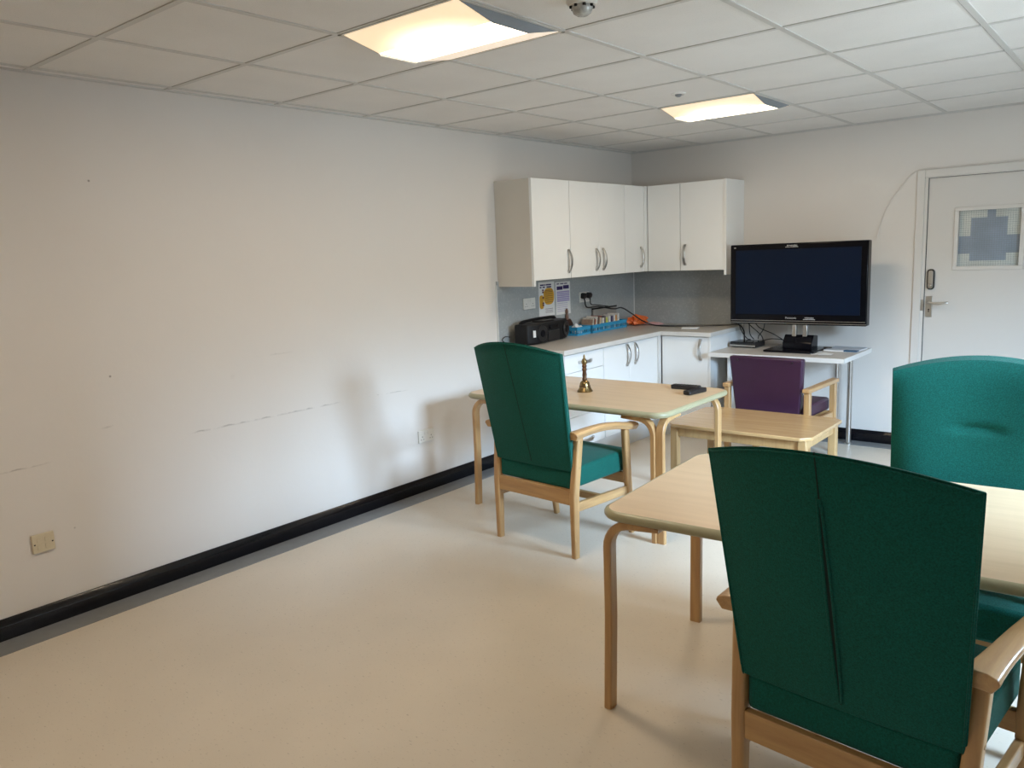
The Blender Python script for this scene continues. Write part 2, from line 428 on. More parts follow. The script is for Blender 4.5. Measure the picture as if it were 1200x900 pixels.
# base cabinets
BZ0, BZ1 = .162, .828
G = 'gloss white base cabinets'
t = thing('drawer_unit', 'white three-drawer base unit at the left end under the worktop', 'cabinet', (0, 0, 0), 0, G)
bx('body', (.03, .578, -1.930, -1.447, .15, .832), M_carc, t)
bx('plinth', (.49, .508, -1.93, -1.447, 0, .15), M_white, t)
bx('end_panel', (.002, .600, -1.949, -1.931, 0, .832), M_carc, t, .001)
for a, b, hz in ((.703, BZ1, .765), (.388, .700, .60), (BZ0, .385, .205)):
    d = bx('drawer', (.58, .598, -1.928, -1.449, a, b), M_white, t, .0015); bow_handle(d, (.598, -1.69, hz), (1, 0, 0), False, .16)
t = thing('base_cabinet', 'white two-door base cabinet with twin bowed handles under the worktop', 'cabinet', (0, 0, 0), 0, G)
bx('body', (.03, .578, -1.445, -.625, .15, .832), M_carc, t)
bx('plinth', (.49, .508, -1.445, -.5, 0, .15), M_white, t)
d = bx('door', (.58, .598, -1.443, -1.0785, BZ0, BZ1), M_white, t, .0015); bow_handle(d, (.598, -1.128, .738), (1, 0, 0))
d = bx('door', (.58, .598, -1.0765, -.655, BZ0, BZ1), M_white, t, .0015); bow_handle(d, (.598, -1.010, .738), (1, 0, 0))
bx('corner_post', (.578, .604, -.652, -.604, .15, .832), M_carc, t)
t = thing('base_cabinet', 'white single-door base cabinet on the back wall next to the television table', 'cabinet', (0, 0, 0), 0, G)
bx('body', (.604, 1.012, -.578, -.03, .15, .832), M_carc, t)
bx('plinth', (.509, 1.03, -.508, -.49, 0, .15), M_white, t)
bx('end_panel', (1.014, 1.032, -.602, -.002, 0, .832), M_white, t, .001)
d = bx('door', (.610, 1.011, -.598, -.58, BZ0, BZ1), M_white, t, .0015); bow_handle(d, (.948, -.598, .728), (0, -1, 0))
# worktop, L shaped
bm = B(); prism(bm, [(.009, -1.955), (.612, -1.955), (.612, -.622), (1.040, -.622), (1.040, -.009), (.009, -.009)], .834, WT)
w = obj('worktop', bm, M_wtop, None, .003)
tag(w, 'pale stone-effect L-shaped worktop running along both walls over the base cabinets', 'worktop')
bm = B(); box(bm, .6125, .6145, -1.955, -.6225, .835, WT-.001); box(bm, .6125, 1.040, -.6245, -.6225, .835, WT-.001)
box(bm, 1.0405, 1.0425, -.6245, -.009, .835, WT-.001); box(bm, .009, .6145, -1.957, -1.9555, .835, WT-.001)
obj('edging', bm, M_wedge, w)

# ------------------------------------------------------------------ wall sockets
def hole(bm, axis_x, y, z, w, h):  # small dark slot proud of a plate on the left wall
    box(bm, axis_x, axis_x+.0006, y-w/2, y+w/2, z-h/2, z+h/2)
def double_socket(y, z, label, x=0.0005):
    t = thing('double_socket', label, 'socket', (x, y, z), 0, 'white double wall sockets')
    bm = B(); box(bm, 0, .010, -.072, .072, -.042, .042); obj('plate', bm, M_sock, t, .003)
    for s in (-1, 1):
        bm = B()
        for (a, b, w_, h_) in ((0, -.002, .004, .008), (-.011, -.020, .007, .004), (.011, -.020, .007, .004)): hole(bm, .010, s*.04+a, b, w_, h_)
        obj('pin_holes', bm, M_blackm, t)
    for s in (-1, 1):
        bx('rocker_switch', (.010, .0125, s*.014-.006, s*.014+.006, .010, .032), M_sock, t, .001)
    return t
double_socket(-2.695, .367, 'white double socket low on the left wall beside the table')
double_socket(-1.552, 1.152, 'empty white double socket on the grey splashback left of the posters', .0085)
double_socket(-.815, 1.152, 'white double socket on the splashback with two black plugs in it', .0085)
t = thing('telephone_socket', 'yellowed square two-gang outlet low on the far left of the wall', 'socket', (.0005, -5.037, .371))
bx('plate', (0, .012, -.045, .045, -.041, .041), M_sockc, t, .003)
for s in (-1, 1):
    bx('outlet_module', (.012, .0155, s*.016-.011, s*.016+.011, -.026, -.004), M_sockc, t, .001)
    bx('outlet_shutter', (.012, .0145, s*.016-.010, s*.016+.010, .006, .026), M_sockc, t, .001)
for s in (-1, 1):
    bm = B(); hole(bm, .012, s*.036, -.002, .006, .006); obj('screw_hole', bm, M_blackm, t)
for k, (y, lab) in enumerate(((-.855, 'left one of two black plugs in the splashback socket'), (-.775, 'right one of two black plugs in the splashback socket'))):
    bm = B()
    sweep(bm, [(.0215, y, 1.165), (.045, y, 1.163), (.058, y, 1.158)], rect(.045, .048, .010), up=(0, 0, 1), scales=[(1, 1), (1, 1), (.7, .7)])
    sweep(bm, [(.042, y, 1.146), (.045, y, 1.128)], circ(.007, 8), up=(1, 0, 0))
    tag(obj('plug', bm, M_black, None, .003), lab, 'plug', 'black plugs')

# posters on the splashback
def poster(y0, y1, z0, z1, label, blocks):
    t = thing('poster', label, 'poster', (.0085, y0, z0), 0, 'notices on the splashback')
    W, Hh = y1-y0, z1-z0
    bx('sheet', (0, .0012, 0, W, 0, Hh), M_paper, t)
    lay = {}
    for (a, b, c, d, m, kind) in blocks: lay.setdefault(kind, []).append((a, b, c, d, m))
    for k_, m_ in list(lay.items()):
        if k_ in ('numeral', 'colour_panel'):
            del lay[k_]
            for n_, e_ in enumerate(m_): lay[(k_, n_)] = [e_]
    for kind, L in lay.items():
        if isinstance(kind, tuple): kind = kind[0]
        bm = B(); h = .0016 if kind == 'colour_panel' else .0021
        for (a, b, c, d, m) in L:
            if kind == 'colour_panel' and m is M_amber:
                prism(bm, rrect(a*W, b*W, c*Hh, d*Hh, min((b-a)*W, (d-c)*Hh)*.40), .0012, h, 'x')
            else: box(bm, .0012, h, a*W, b*W, c*Hh, d*Hh)
        obj(kind, bm, L[0][4], t)
M_amber = mat('amber_print', (.62, .33, .03), .6, var=.15)
M_navy = mat('navy_print', (.03, .015, .10), .6)
M_lilac = mat('lilac_print', (.36, .30, .55), .6)
M_red = mat('maroon_print', (.10, .02, .05), .6)
P1 = [(.30, .97, .33, .82, M_amber, 'colour_panel'), (.04, .30, .22, .62, M_amber, 'colour_panel')]
for i, (a, b) in enumerate(((.10, .35), (.38, .44), (.47, .80))): P1.append((a, b, .895, .935, M_navy, 'heading'))
for (a, b) in ((.08, .18), (.26, .40), (.50, .80)): P1.append((a, b, .83, .87, M_navy, 'heading'))
for z in (.74, .68, .52, .36, .30): P1.append((.22, .32, z, z+.05, M_red, 'numeral'))
for z in (.74, .70, .64, .58, .52,   .46, .40, .20, .15, .10): P1.append((.40, .88, z, z+.012, M_red, 'text_lines'))
poster(-1.425, -1.222, 1.040, 1.302, 'white and amber poster with dark heading on the grey splashback', P1)
P2 = [(.08, .48, .76, .87, M_navy, 'colour_panel'), (.52, .92, .78, .89, M_navy, 'colour_panel')]
for (a, b) in ((.08, .25), (.32, .55), (.60, .80)): P2.append((a, b, .93, .96, M_navy, 'heading'))
for k in range(6): P2.append((.08, .94, .40+.055*k, .44+.055*k, M_lilac, 'lilac_box'))
for z in (.34, .28, .22, .16, .10): P2.append((.08, .80, z, z+.012, M_lilac, 'text_lines'))
poster(-1.205, -1.008, 1.035, 1.292, 'white and purple notice on the grey splashback right of the amber poster', P2)

# ------------------------------------------------------------------ things on the worktop
# boombox
t = thing('boombox', 'black portable stereo with rounded speakers at the left end of the worktop', 'stereo', (.118, -1.515, WT+.001), math.radians(7))
def body_pts(y): return None
bm = B()
out = [(-.075, -.305), (.035, -.305), (.078, -.235), (.092, -.13), (.080, -.09), (.080, .09), (.092, .13), (.078, .215), (.035, .275), (-.075, .275)]
out = [(x, y) for x, y in out]
prism(bm, out, .004, .150); o = obj('body', bm, M_blackm, t, .012, seg=3)
for s in (-1, 1):
    bm = B(); c = Vector((.083, s*.182, .078)); n = Vector((1, s*.13, 0)).normalized()
    for r0, h0, h1 in ((.058, .0, .012),):
        sweep(bm, [c+n*h0, c+n*h1], circ(r0, 24), up=(0, 0, 1))
    sp = obj('speaker_grille', bm, M_black, t, .003)
    bm = B(); sweep(bm, [c+n*.012, c+n*.017], circ(.026, 18), up=(0, 0, 1)); obj('speaker_cone', bm, M_gloss, sp, .002)
bx('cassette_panel', (.081, .087, -.085, .085, .012, .085), M_black, t, .002)
bx('display', (.081, .088, -.06, .06, .100, .125), M_gloss, t, .002)
st = bx('label_sticker', (0, .001, -.011, .011, .055, .105), M_paper, t); st.location = (.0668, -.2545, 0); st.rotation_euler.z = -math.atan2(.043, .070)
bx('cd_lid', (-.055, .045, -.085, .085, .150, .160), M_black, t, .006)
bm = B(); sweep(bm, smooth_path([(-.05, -.265, .12), (-.05, -.25, .158), (-.05, -.1, .166), (-.05, .1, .166), (-.05, .25, .158), (-.05, .265, .12)], 5), rect(.022, .010, .003), up=(1, 0, 0))
obj('carry_handle', bm, M_blackm, t, smooth=True)
bm = B(); sweep(bm, smooth_path([(.045, -1.835, .93), (.030, -1.87, .935), (.02, -1.89, .91), (.05, -1.86, .885), (.08, -1.76, .877)], 6), circ(.0035, 6))
tag(obj('stereo_cable', bm, M_black, smooth=True), 'black cable looping from the left end of the portable stereo', 'cable')

# blue baskets with cards and discs
def basket(y0, y1, x0, x1, label, h=.062):
    z = WT+.001; t = thing('basket', label, 'basket', ((x0+x1)/2, (y0+y1)/2, z), math.radians(0), 'blue plastic baskets on the worktop')
    W, D = (x1-x0)/2, (y1-y0)/2; th = .003
    bx('base', (-W, W, -D, D, 0, th), M_blue, t)
    bm = B()
    for (a, b, c, d) in ((-W, W, -D, -D+th), (-W, W, D-th, D), (-W, -W+th, -D, D), (W-th, W, -D, D)):
        box(bm, a, b, c, d, th, .016); box(bm, a, b, c, d, h-.022, h)
        n = max(2, int((max(b-a, d-c))/.022))
        for k in range(n+1):
            if b-a > d-c: q = a+(b-a-.008)*k/n; box(bm, q, q+.008, c, d, .016, h-.022)
            else: q = c+(d-c-.008)*k/n; box(bm, a, b, q, q+.008, .016, h-.022)
    obj('slatted_sides', bm, M_blue, t)
    bm = B()
    for (a, b, c, d) in ((-W-.003, W+.003, -D-.003, -D+.003), (-W-.003, W+.003, D-.003, D+.003), (-W-.003, -W+.003, -D, D), (W-.003, W+.003, -D, D)): box(bm, a, b, c, d, h, h+.005)
    obj('rim', bm, M_blue, t)
basket(-1.150, -.955, .035, .165, 'small blue basket nearest the portable stereo holding white paper')
basket(-.945, -.785, .035, .175, 'small blue basket in the middle of the row, packed with discs')
basket(-.775, -.400, .035, .165, 'long blue basket at the right end of the row')
cols = [(.30, .20, .14), (.55, .50, .42), (.10, .07, .06), (.45, .16, .10), (.68, .66, .60), (.16, .10, .08), (.62, .55, .35), (.25, .08, .06),
        (.70, .69, .66), (.12, .10, .12), (.55, .58, .12), (.62, .62, .60), (.09, .08, .16), (.66, .64, .62), (.55, .25, .06), (.72, .70, .66)]
yy = -.934; i = 0
casemats = [mat('case_print_%d' % k, c, .35, var=.25, scale=40) for k, c in enumerate(cols)]
names = ['brown', 'beige', 'black', 'rust red', 'off-white', 'dark brown', 'straw coloured', 'maroon', 'white', 'charcoal', 'yellow-green', 'pale grey', 'navy', 'cream', 'orange', 'white-spined']
for k in range(16):
    if k == 8: yy = -.762
    th = random.uniform(.009, .011) if k < 8 else random.uniform(.014, .030)
    hgt = random.uniform(.100, .128); lean = .20 if k < 8 else random.uniform(0, .06)
    bm = B(); box(bm, -.052, .052, -th/2, th/2, 0, hgt)
    o = obj('disc_case' if k < 8 else 'greeting_card_pack', bm, casemats[k], None, .001)
    o.location = (.103+random.uniform(-.006, .006), yy+th/2, WT+.006+.5*th*abs(math.sin(lean))); o.rotation_euler = (-lean, 0, 0)
    yy = -.934+.0185*(k+1) if k < 8 else yy+th+.013
    tag(o, '%s %s standing upright in the %s blue basket' % (names[k], 'disc case' if k < 8 else 'card pack', 'middle' if k < 8 else 'long'),
        'case', 'cases standing in the blue baskets')
def crumple(name, c, r, m, label, cat, seed=1, flat=.5, sx=1, sy=1):
    rnd = random.Random(seed); bm = B(); bmesh.ops.create_icosphere(bm, subdivisions=3, radius=1)
    for v in bm.verts:
        n = v.co.copy(); k = 1+.22*math.sin(5*n.x+seed)*math.cos(4*n.y+2*seed)+.12*math.sin(11*n.z+7*n.x)+rnd.uniform(-.06, .06)
        v.co = Vector((n.x*sx, n.y*sy, max(-.5, n.z)*flat))*k*r
    lo = min(v.co.z for v in bm.verts)
    for v in bm.verts: v.co.z -= lo
    o = obj(name, bm, m, None); o.location = c
    return tag(o, label, cat)
crumple('crumpled_paper', (.100, -1.056, WT+.0055), .045, M_paper, 'crumpled white paper lying in the blue basket nearest the stereo', 'paper', 3, 1.0, 1, 1.1)
crumple('orange_bag', (.16, -.215, WT+.001), .085, M_orange, 'crumpled orange plastic bag on the worktop near the corner', 'bag', 5, .62, .8, 1.25)
crumple('pink_wrapper', (.30, -.17, WT+.001), .05, mat('pink_wrapper_plastic', (.70, .42, .42), .4), 'small crumpled pink and white wrapper beside the orange bag', 'wrapper', 9, .30, 1.5, 1)
# small grey container behind the cards
t = thing('storage_tin', 'grey lidded box standing on the worktop behind the cards', 'box', (.022, -.55, WT+.001))
bx('body', (0, .012, -.16, .20, 0, .170), mat('box_grey', (.30, .29, .27), .5), t, .002)
bx('lid_rim', (0, .013, -.165, .205, .170, .182), M_blackm, t, .001)
# dark ornament behind the first basket
t = thing('ornament', 'dark brown carved figure on a wide base behind the nearest basket', 'ornament', (.060, -1.182, WT+.001))
M_dark = mat('dark_carved_wood', (.05, .022, .015), .35, var=.4, scale=30)
t.location = (.026, -1.10, WT+.001)
bm = B(); prism(bm, [(-.075, 0), (.095, 0), (.095, .085), (.06, .125), (-.03, .12), (-.075, .09)], -.012, .004, 'x'); obj('base', bm, M_dark, t, .003)
bm = B(); lathe(bm, [(.013, .12), (.014, .15), (.009, .165), (.012, .18), (.010, .20), (.004, .21)], (-.002, .02, 0), 12); obj('figure', bm, mat('carved_figure', (.16, .08, .05), .4, var=.3, scale=60), t, smooth=True)
# papers near the corner on the back worktop
for k, (x, y, w_, d_, r, m, lab) in enumerate(((.42, -.16, .15, .10, .2, M_greyp, 'grey folded sheet on the worktop right of the pink wrapper'),
        (.62, -.12, .20, .13, -.1, M_greyp, 'grey leaflet on the worktop under the back wall cupboards'),
        (.74, -.36, .13, .10, .3, M_paper, 'pale sheet on the worktop in front of the power cable'))):
    bm = B(); box(bm, -w_/2, w_/2, -d_/2, d_/2, 0, .003+.002*k)
    o = obj('leaflet', bm, m, None, .001); o.location = (x, y, WT+.0012); o.rotation_euler.z = r
    tag(o, lab, 'leaflet', 'loose papers on the worktop')

# power cable plugs -> television
bm = B()
pts = [(.046, -.855, 1.128), (.050, -.83, 1.07), (.075, -.70, 1.065), (.20, -.66, 1.045), (.21, -.55, 1.045), (.22, -.42, .99), (.26, -.30, .915), (.34, -.25, .876), (.52, -.30, .8765), (.75, -.22, .8765), (.93, -.11, .8765), (1.03, -.08, .880), (1.075, -.08, .83), (1.10, -.12, .76), (1.13, -.14, .742)]
sweep(bm, smooth_path(pts, 7), circ(.0058, 8))
tag(obj('power_cable', bm, M_black, smooth=True), 'thick black power cable running from the splashback plugs over the worktop to the television', 'cable')
bm = B(); sweep(bm, smooth_path([(.046, -.775, 1.128), (.05, -.77, 1.09), (.066, -.71, 1.080), (.16, -.675, 1.066)], 7), circ(.004, 8))
tag(obj('plug_cable', bm, M_black, smooth=True), 'shorter black cable hanging from the right plug to join the thick one', 'cable')

# ------------------------------------------------------------------ television table
TT = .722
t = thing('television_table', 'white topped side table on chrome legs under the television', 'table', (0, 0, 0))
bx('tabletop', (1.044, 2.045, -.665, -.006, TT-.034, TT), M_wtop, t, .003)
bm = B(); box(bm, 1.044, 2.047, -.6675, -.6655, TT-.033, TT-.001); box(bm, 2.0455, 2.0475, -.6675, -.006, TT-.033, TT-.001); obj('edging', bm, mat('white_edging', (.74, .73, .70), .4), t)
bx('support_panel', (1.150, 1.168, -.56, -.006, 0, TT-.034), M_white, t, .001)
for (x, y) in ((1.935, -.46), (1.935, -.14)):
    bm = B(); lathe(bm, [(.030, .0), (.030, .006), (.019, .010), (.019, TT-.044), (.034, TT-.044), (.034, TT-.035)], (x, y, 0), 20); obj('leg', bm, M_chrome, t, smooth=True)

# television
TX, TY = 1.592, -.335
t = thing('television', 'large flat black plasma television on a pedestal stand', 'television', (TX, TY, TT+.001))
bm = B(); prism(bm, [(-.508, .195), (.508, .195), (.508, .8), (-.508, .8)], -.028, .05, 'y'); obj('cabinet', bm, M_gloss, t, .008)
bx('rear_cover', (-.43, .43, .05, .085, .25, .75), M_blackm, t, .01)
bx('screen', (-.462, .462, -.0305, -.0283, .272, .757), M_screen, t)
bm = B(); prism(bm, [(-.508, .205), (.508, .205), (.508, .209), (-.508, .209)], -.0315, -.028, 'y')
box(bm, -.5, .5, -.0315, -.028, .222, .2255); obj('silver_trim', bm, M_steel, t)
def text(body, size, loc, rot, m, parent, name, ext=.0003, align='CENTER'):
    cu = bpy.data.curves.new(name, 'FONT'); cu.body = body; cu.size = size; cu.extrude = ext; cu.align_x = align
    tmp = bpy.data.objects.new(name+'_curve', cu); C.objects.link(tmp)
    dg = bpy.context.evaluated_depsgraph_get(); me = bpy.data.meshes.new_from_object(tmp.evaluated_get(dg))
    bpy.data.objects.remove(tmp); me.materials.clear(); me.materials.append(m)
    o = bpy.data.objects.new(name, me); C.objects.link(o); o.parent = parent; o.location = loc; o.rotation_euler = rot
    return o
M_mark = mat('silver_print', (.55, .55, .55), .5)
text('Panasonic', .021, (-.030, -.0295, .240), (PI/2, 0, 0), M_mark, t, 'maker_badge')
bm = B()   # worn security marking, two lines of tiny strokes at top centre and lower right
rnd = random.Random(2)
for (cx, cz, w_) in ((-.03, .780, .095), (.105, .245, .085)):
    for row in (0, 1):
        x = cx-w_/2+(0.012 if row == 0 else 0); e = cx+w_/2-(0.012 if row == 0 else 0)
        while x < e:
            w2 = rnd.uniform(.003, .007); box(bm, x, x+w2, -.0292, -.0281, cz-row*.011, cz-row*.011+rnd.uniform(.004, .007)); x += w2+.0022
obj('security_marking', bm, M_mark, t)
bm = B(); box(bm, -.478, -.462, -.0292, -.0281, .775, .779); obj('model_marking', bm, M_mark, t)
for s in (-1, 1): bx('stand_post', (s*.040-.017+.024, s*.040+.017+.024, .005, .04, .10, .20), M_chrome, t, .004)
bm = B(); prism(bm, [(-.035, .012), (.105, .012), (.105, .108), (.015, .118), (-.035, .06)], -.088, .130, 'x'); obj('stand_neck', bm, M_gloss, t, .006)
bm = B(); prism(bm, rrect(-.195, .185, -.165, .175, .03), 0, .014); obj('stand_base', bm, M_gloss, t, .004)
# set top box
t = thing('set_top_box', 'slim black set-top box on the left of the television table', 'set-top box', (1.165, -.235, TT+.001), math.radians(-4))
bx('body', (-.10, .115, -.085, .085, .006, .042), M_black, t, .003)
bx('front_panel', (-.10, .115, -.088, -.085, .010, .022), M_steel, t)
bx('top_cover', (-.095, .110, -.080, .080, .042, .0445), M_gloss, t, .001)
for s in (-1, 1): bx('foot', (s*.085-.008+.007, s*.085+.008+.007, -.07, .07, 0, .006), M_blackm, t)
# tangle of thin cables
tang = [[(1.09, -.27, 1.0), (1.10, -.2, .86), (1.13, -.15, .78), (1.16, -.14, .768)],
        [(1.14, -.25, .95), (1.19, -.2, .88), (1.25, -.14, .80), (1.235, -.08, .735), (1.20, -.06, .728)],
        [(1.20, -.27, .93), (1.17, -.18, .82), (1.20, -.17, .773)],
        [(1.32, -.25, .95), (1.27, -.15, .86), (1.22, -.12, .80), (1.21, -.11, .772)],
        [(1.22, -.25, .94), (1.26, -.2, .87), (1.33, -.12, .82), (1.40, -.10, .775), (1.46, -.14, .7475)],
        [(1.25, -.12, .76), (1.32, -.10, .775), (1.42, -.08, .765), (1.50, -.10, .7475)]]
for k, pts in enumerate(tang):
    bm = B(); sweep(bm, smooth_path(pts, 7), circ(.0038, 6))
    tag(obj('television_cable', bm, M_black, smooth=True), 'thin black cable in the tangle below the left half of the television', 'cable', 'tangle of cables under the television')
# papers right of the stand
t = thing('magazine', 'pale magazine with a dark blue corner on the right of the television table', 'magazine', (1.92, -.19, TT+.001), math.radians(-3))
bx('pages', (-.125, .112, -.12, .11, 0, .010), M_paper, t, .001)
bx('cover', (-.125, .112, -.12, .11, .010, .012), mat('magazine_cover', (.42, .46, .52), .4, var=.3, scale=14), t)
bx('cover_band', (.02, .1125, -.1205, -.07, .0022, .0126), mat('magazine_band', (.02, .08, .16), .4), t)
for k, (x, y, r) in enumerate(((1.80, -.47, .3), (1.855, -.44, -.5), (1.76, -.40, 1.2), (1.87, -.52, .1))):
    bm = B(); box(bm, -.045, .045, -.022, .022, 0, .0012)
    o = obj('paper_slip', bm, M_paper); o.location = (x, y, TT+.0006+.0014*k); o.rotation_euler.z = r
    tag(o, 'white paper slip on the television table, %s' % ['leftmost in the front row', 'in the middle of the scatter', 'furthest back by the stand', 'closest to the front edge'][k], 'paper', 'loose paper slips beside the television stand')
bm = B(); prism(bm, rrect(-.03, .03, -.018, .018, .012), 0, .018); o = obj('cable_reel', bm, M_black, None, .004); o.location = (1.785, -.20, TT+.001)
tag(o, 'small rounded black plug block on the table just right of the television stand', 'adaptor')

# ------------------------------------------------------------------ door
t = bpy.data.objects.new('door_1', None); C.objects.link(t); struct(t)
bx('leaf', (2.388, 3.150, .006, .046, .004, 1.928), M_door, t, .001).hide_render = False
leaf = t.children[0]
# cut the glazing opening by rebuilding the leaf from stiles and rails in one mesh
GX0, GX1, GZ0, GZ1 = 2.583, 2.948, 1.316, 1.692
bm = B(); box(bm, 2.388, GX0, .006, .046, .004, 1.928); box(bm, GX1, 3.150, .006, .046, .004, 1.928)
box(bm, GX0, GX1, .006, .046, .004, GZ0); box(bm, GX0, GX1, .006, .046, GZ1, 1.928)
bmesh.ops.recalc_face_normals(bm, faces=bm.faces); bm.to_mesh(leaf.data); bm.free(); leaf.modifiers.clear()
bm = B(); g = .026
for (a, b, c, d) in ((GX0-g, GX1+g, GZ0-g, GZ0), (GX0-g, GX1+g, GZ1, GZ1+g), (GX0-g, GX0, GZ0, GZ1), (GX1, GX1+g, GZ0, GZ1)): box(bm, a, b, -.004, .008, c, d)
obj('glazing_bead', bm, M_frame, t, .002)
m, nt, b = nodes('wired_glass')   # thin clear sheet: lets light straight through, with a surface reflection
nt.nodes.remove(b); L = nt.links
tr = nt.nodes.new('ShaderNodeBsdfTransparent'); tr.inputs[0].default_value = (1, 1, 1, 1)
gs = nt.nodes.new('ShaderNodeBsdfGlossy'); gs.inputs['Roughness'].default_value = .04
fr = nt.nodes.new('ShaderNodeFresnel'); fr.inputs[0].default_value = 1.45; mx = nt.nodes.new('ShaderNodeMixShader')
L.new(fr.outputs[0], mx.inputs[0]); L.new(tr.outputs[0], mx.inputs[1]); L.new(gs.outputs[0], mx.inputs[2])
L.new(mx.outputs[0], nt.nodes['Material Output'].inputs['Surface'])
gl = bx('glass_pane', (GX0, GX1, .022, .026, GZ0, GZ1), m, t)
bm = B(); k = 0
x = GX0+.012
while x < GX1: box(bm, x, x+.0009, .0205, .0215, GZ0, GZ1); x += .0145
z = GZ0+.012
while z < GZ1: box(bm, GX0, GX1, .0202, .0212, z, z+.0011); z += .0145
obj('safety_wire', bm, mat('dark_wire', (.30, .33, .34), .5), gl)
# flat pale panel behind the glass, patterned with a blue-grey cross shape
bx('back_sheet', (GX0, GX1, .034, .036, GZ0, GZ1), mat('pale_sheet', (.90, .93, .87), .6, var=.08), t)
bm = B(); box(bm, GX0+.07, GX0+.285, .032, .0338, GZ0+.035, GZ1-.05); box(bm, GX0, GX1, .0325, .0339, GZ0+.085, GZ0+.205); box(bm, GX0+.165, GX0+.215, .0322, .0339, GZ1-.05, GZ1)
obj('back_cross', bm, mat('blue_grey_sheet', (.42, .50, .60), .6, var=.12), t)
# architrave and lining
bm = B()
def arch(x0, x1, z1, w_, y0, y1):
    box(bm, x0, x0+w_, y0, y1, 0, z1); box(bm, x1-w_, x1, y0, y1, 0, z1); box(bm, x0+w_, x1-w_, y0, y1, z1-w_, z1)
arch(2.312, 3.232, 1.988, .052, -.014, 0); o = obj('architrave', bm, M_frame, t, .003)
bm = B(); arch(2.362, 3.176, 1.953, .022, -.004, .13); obj('door_lining', bm, M_frame, t, .001)
bm = B(); box(bm, 2.3845, 2.3875, -.002, .03, .004, 1.93); box(bm, 2.3845, 3.15, -.002, .03, 1.9285, 1.9315); obj('gap_shadow', bm, M_gap, t)  # dark strips drawn as the shade in the gap round the leaf
bx('corridor_panel', (2.30, 3.26, .16, .18, 0, 2.05), M_wall, t)
# push-button lock
l = bpy.data.objects.new('code_lock', None); C.objects.link(l); l.parent = t; l.location = (2.425, .006, 1.228)
bm = B(); prism(bm, rrect(-.024, .024, -.072, .072, .020), -.018, 0, 'y'); obj('surround', bm, M_black, l, .003)
bm = B(); prism(bm, rrect(-.016, .016, -.063, .063, .012), -.024, -.018, 'y'); obj('keypad_plate', bm, M_steel, l, .002)
bm = B(); lathe(bm, [(.012, -.024), (.013, -.036), (.009, -.042), (.002, -.043)], (0, 0, -.040), 16, 'y'); obj('turn_knob', bm, M_chrome, l, smooth=True)
# lever handle
l = bpy.data.objects.new('lever_handle', None); C.objects.link(l); l.parent = t; l.location = (2.418, .006, 1.055)
bx('backplate', (-.020, .022, -.006, 0, -.095, .055), M_steel, l, .003)
bm = B(); sweep(bm, smooth_path([(.002, -.006, .008), (.002, -.04, .008), (.012, -.052, .008), (.06, -.054, .008), (.11, -.052, .010), (.128, -.046, .012)], 5), circ(.0085, 10)); obj('lever', bm, M_chrome, l, smooth=True)
bm = B(); box(bm, -.003, .003, -.0068, -.006, -.060, -.045); lathe(bm, [(.005, -.0068), (.005, -.006)], (0, 0, -.040), 12, 'y'); obj('keyhole', bm, M_blackm, l)
bx('strike_plate', (2.362, 2.3835, -.006, -.0035, 1.005, 1.085), M_steel, t)
bm = B(); sweep(bm, smooth_path([(3.2, -.016, 1.998), (2.9, -.010, 1.996), (2.5, -.010, 1.992), (2.31, -.008, 1.988), (2.22, -.006, 1.90), (2.14, -.005, 1.79), (2.09, -.004, 1.68), (2.06, -.02, 1.53)], 6), circ(.003, 8))
tag(obj('wall_cable', bm, M_wall, smooth=True), 'thin painted cable running over the door frame and down towards the television', 'cable')

# ------------------------------------------------------------------ tables with bentwood legs
def bent_leg(cx, cy, sx, sy, ztop, kind='x'):
    """a flat laminated bar that bends inwards under the top along x or y; xy is a pair of them side by side"""
    bm = B(); R = .085; w = .028; d = .044
    def bar(ax, ox, oy):
        x, y = cx+ox, cy+oy; pts = [(x, y, 0)] if False else []
        fx, fy = x+sx*-.006, y+sy*-.006
        pts = [(fx, fy, 0), (x, y, ztop*.5), (x, y, ztop-R)]
        for k in range(1, 9):
            a = k/8*PI/2; u = R*(1-math.cos(a)); z = ztop-R+R*math.sin(a)
            pts.append((x+sx*u, y, z) if ax == 'x' else (x, y+sy*u, z))
        u = R+.10; pts.append((x+sx*u, y, ztop) if ax == 'x' else (x, y+sy*u, ztop))
        up = (0, 1, 0) if ax == 'x' else (1, 0, 0)
        sc = [(1, 1)]*(len(pts)-1)+[(.5, 1)]
        sweep(bm, [(p[0], p[1], p[2]) for p in pts], rect(w, d, .004), up=up, scales=sc)
    # bar bending along x sits on the outer y side, bar bending along y sits next to it
    if kind == 'xy':
        bar('y', 0, 0); bar('x', sx*.036, 0)
    else: bar(kind, 0, 0)
    return bm
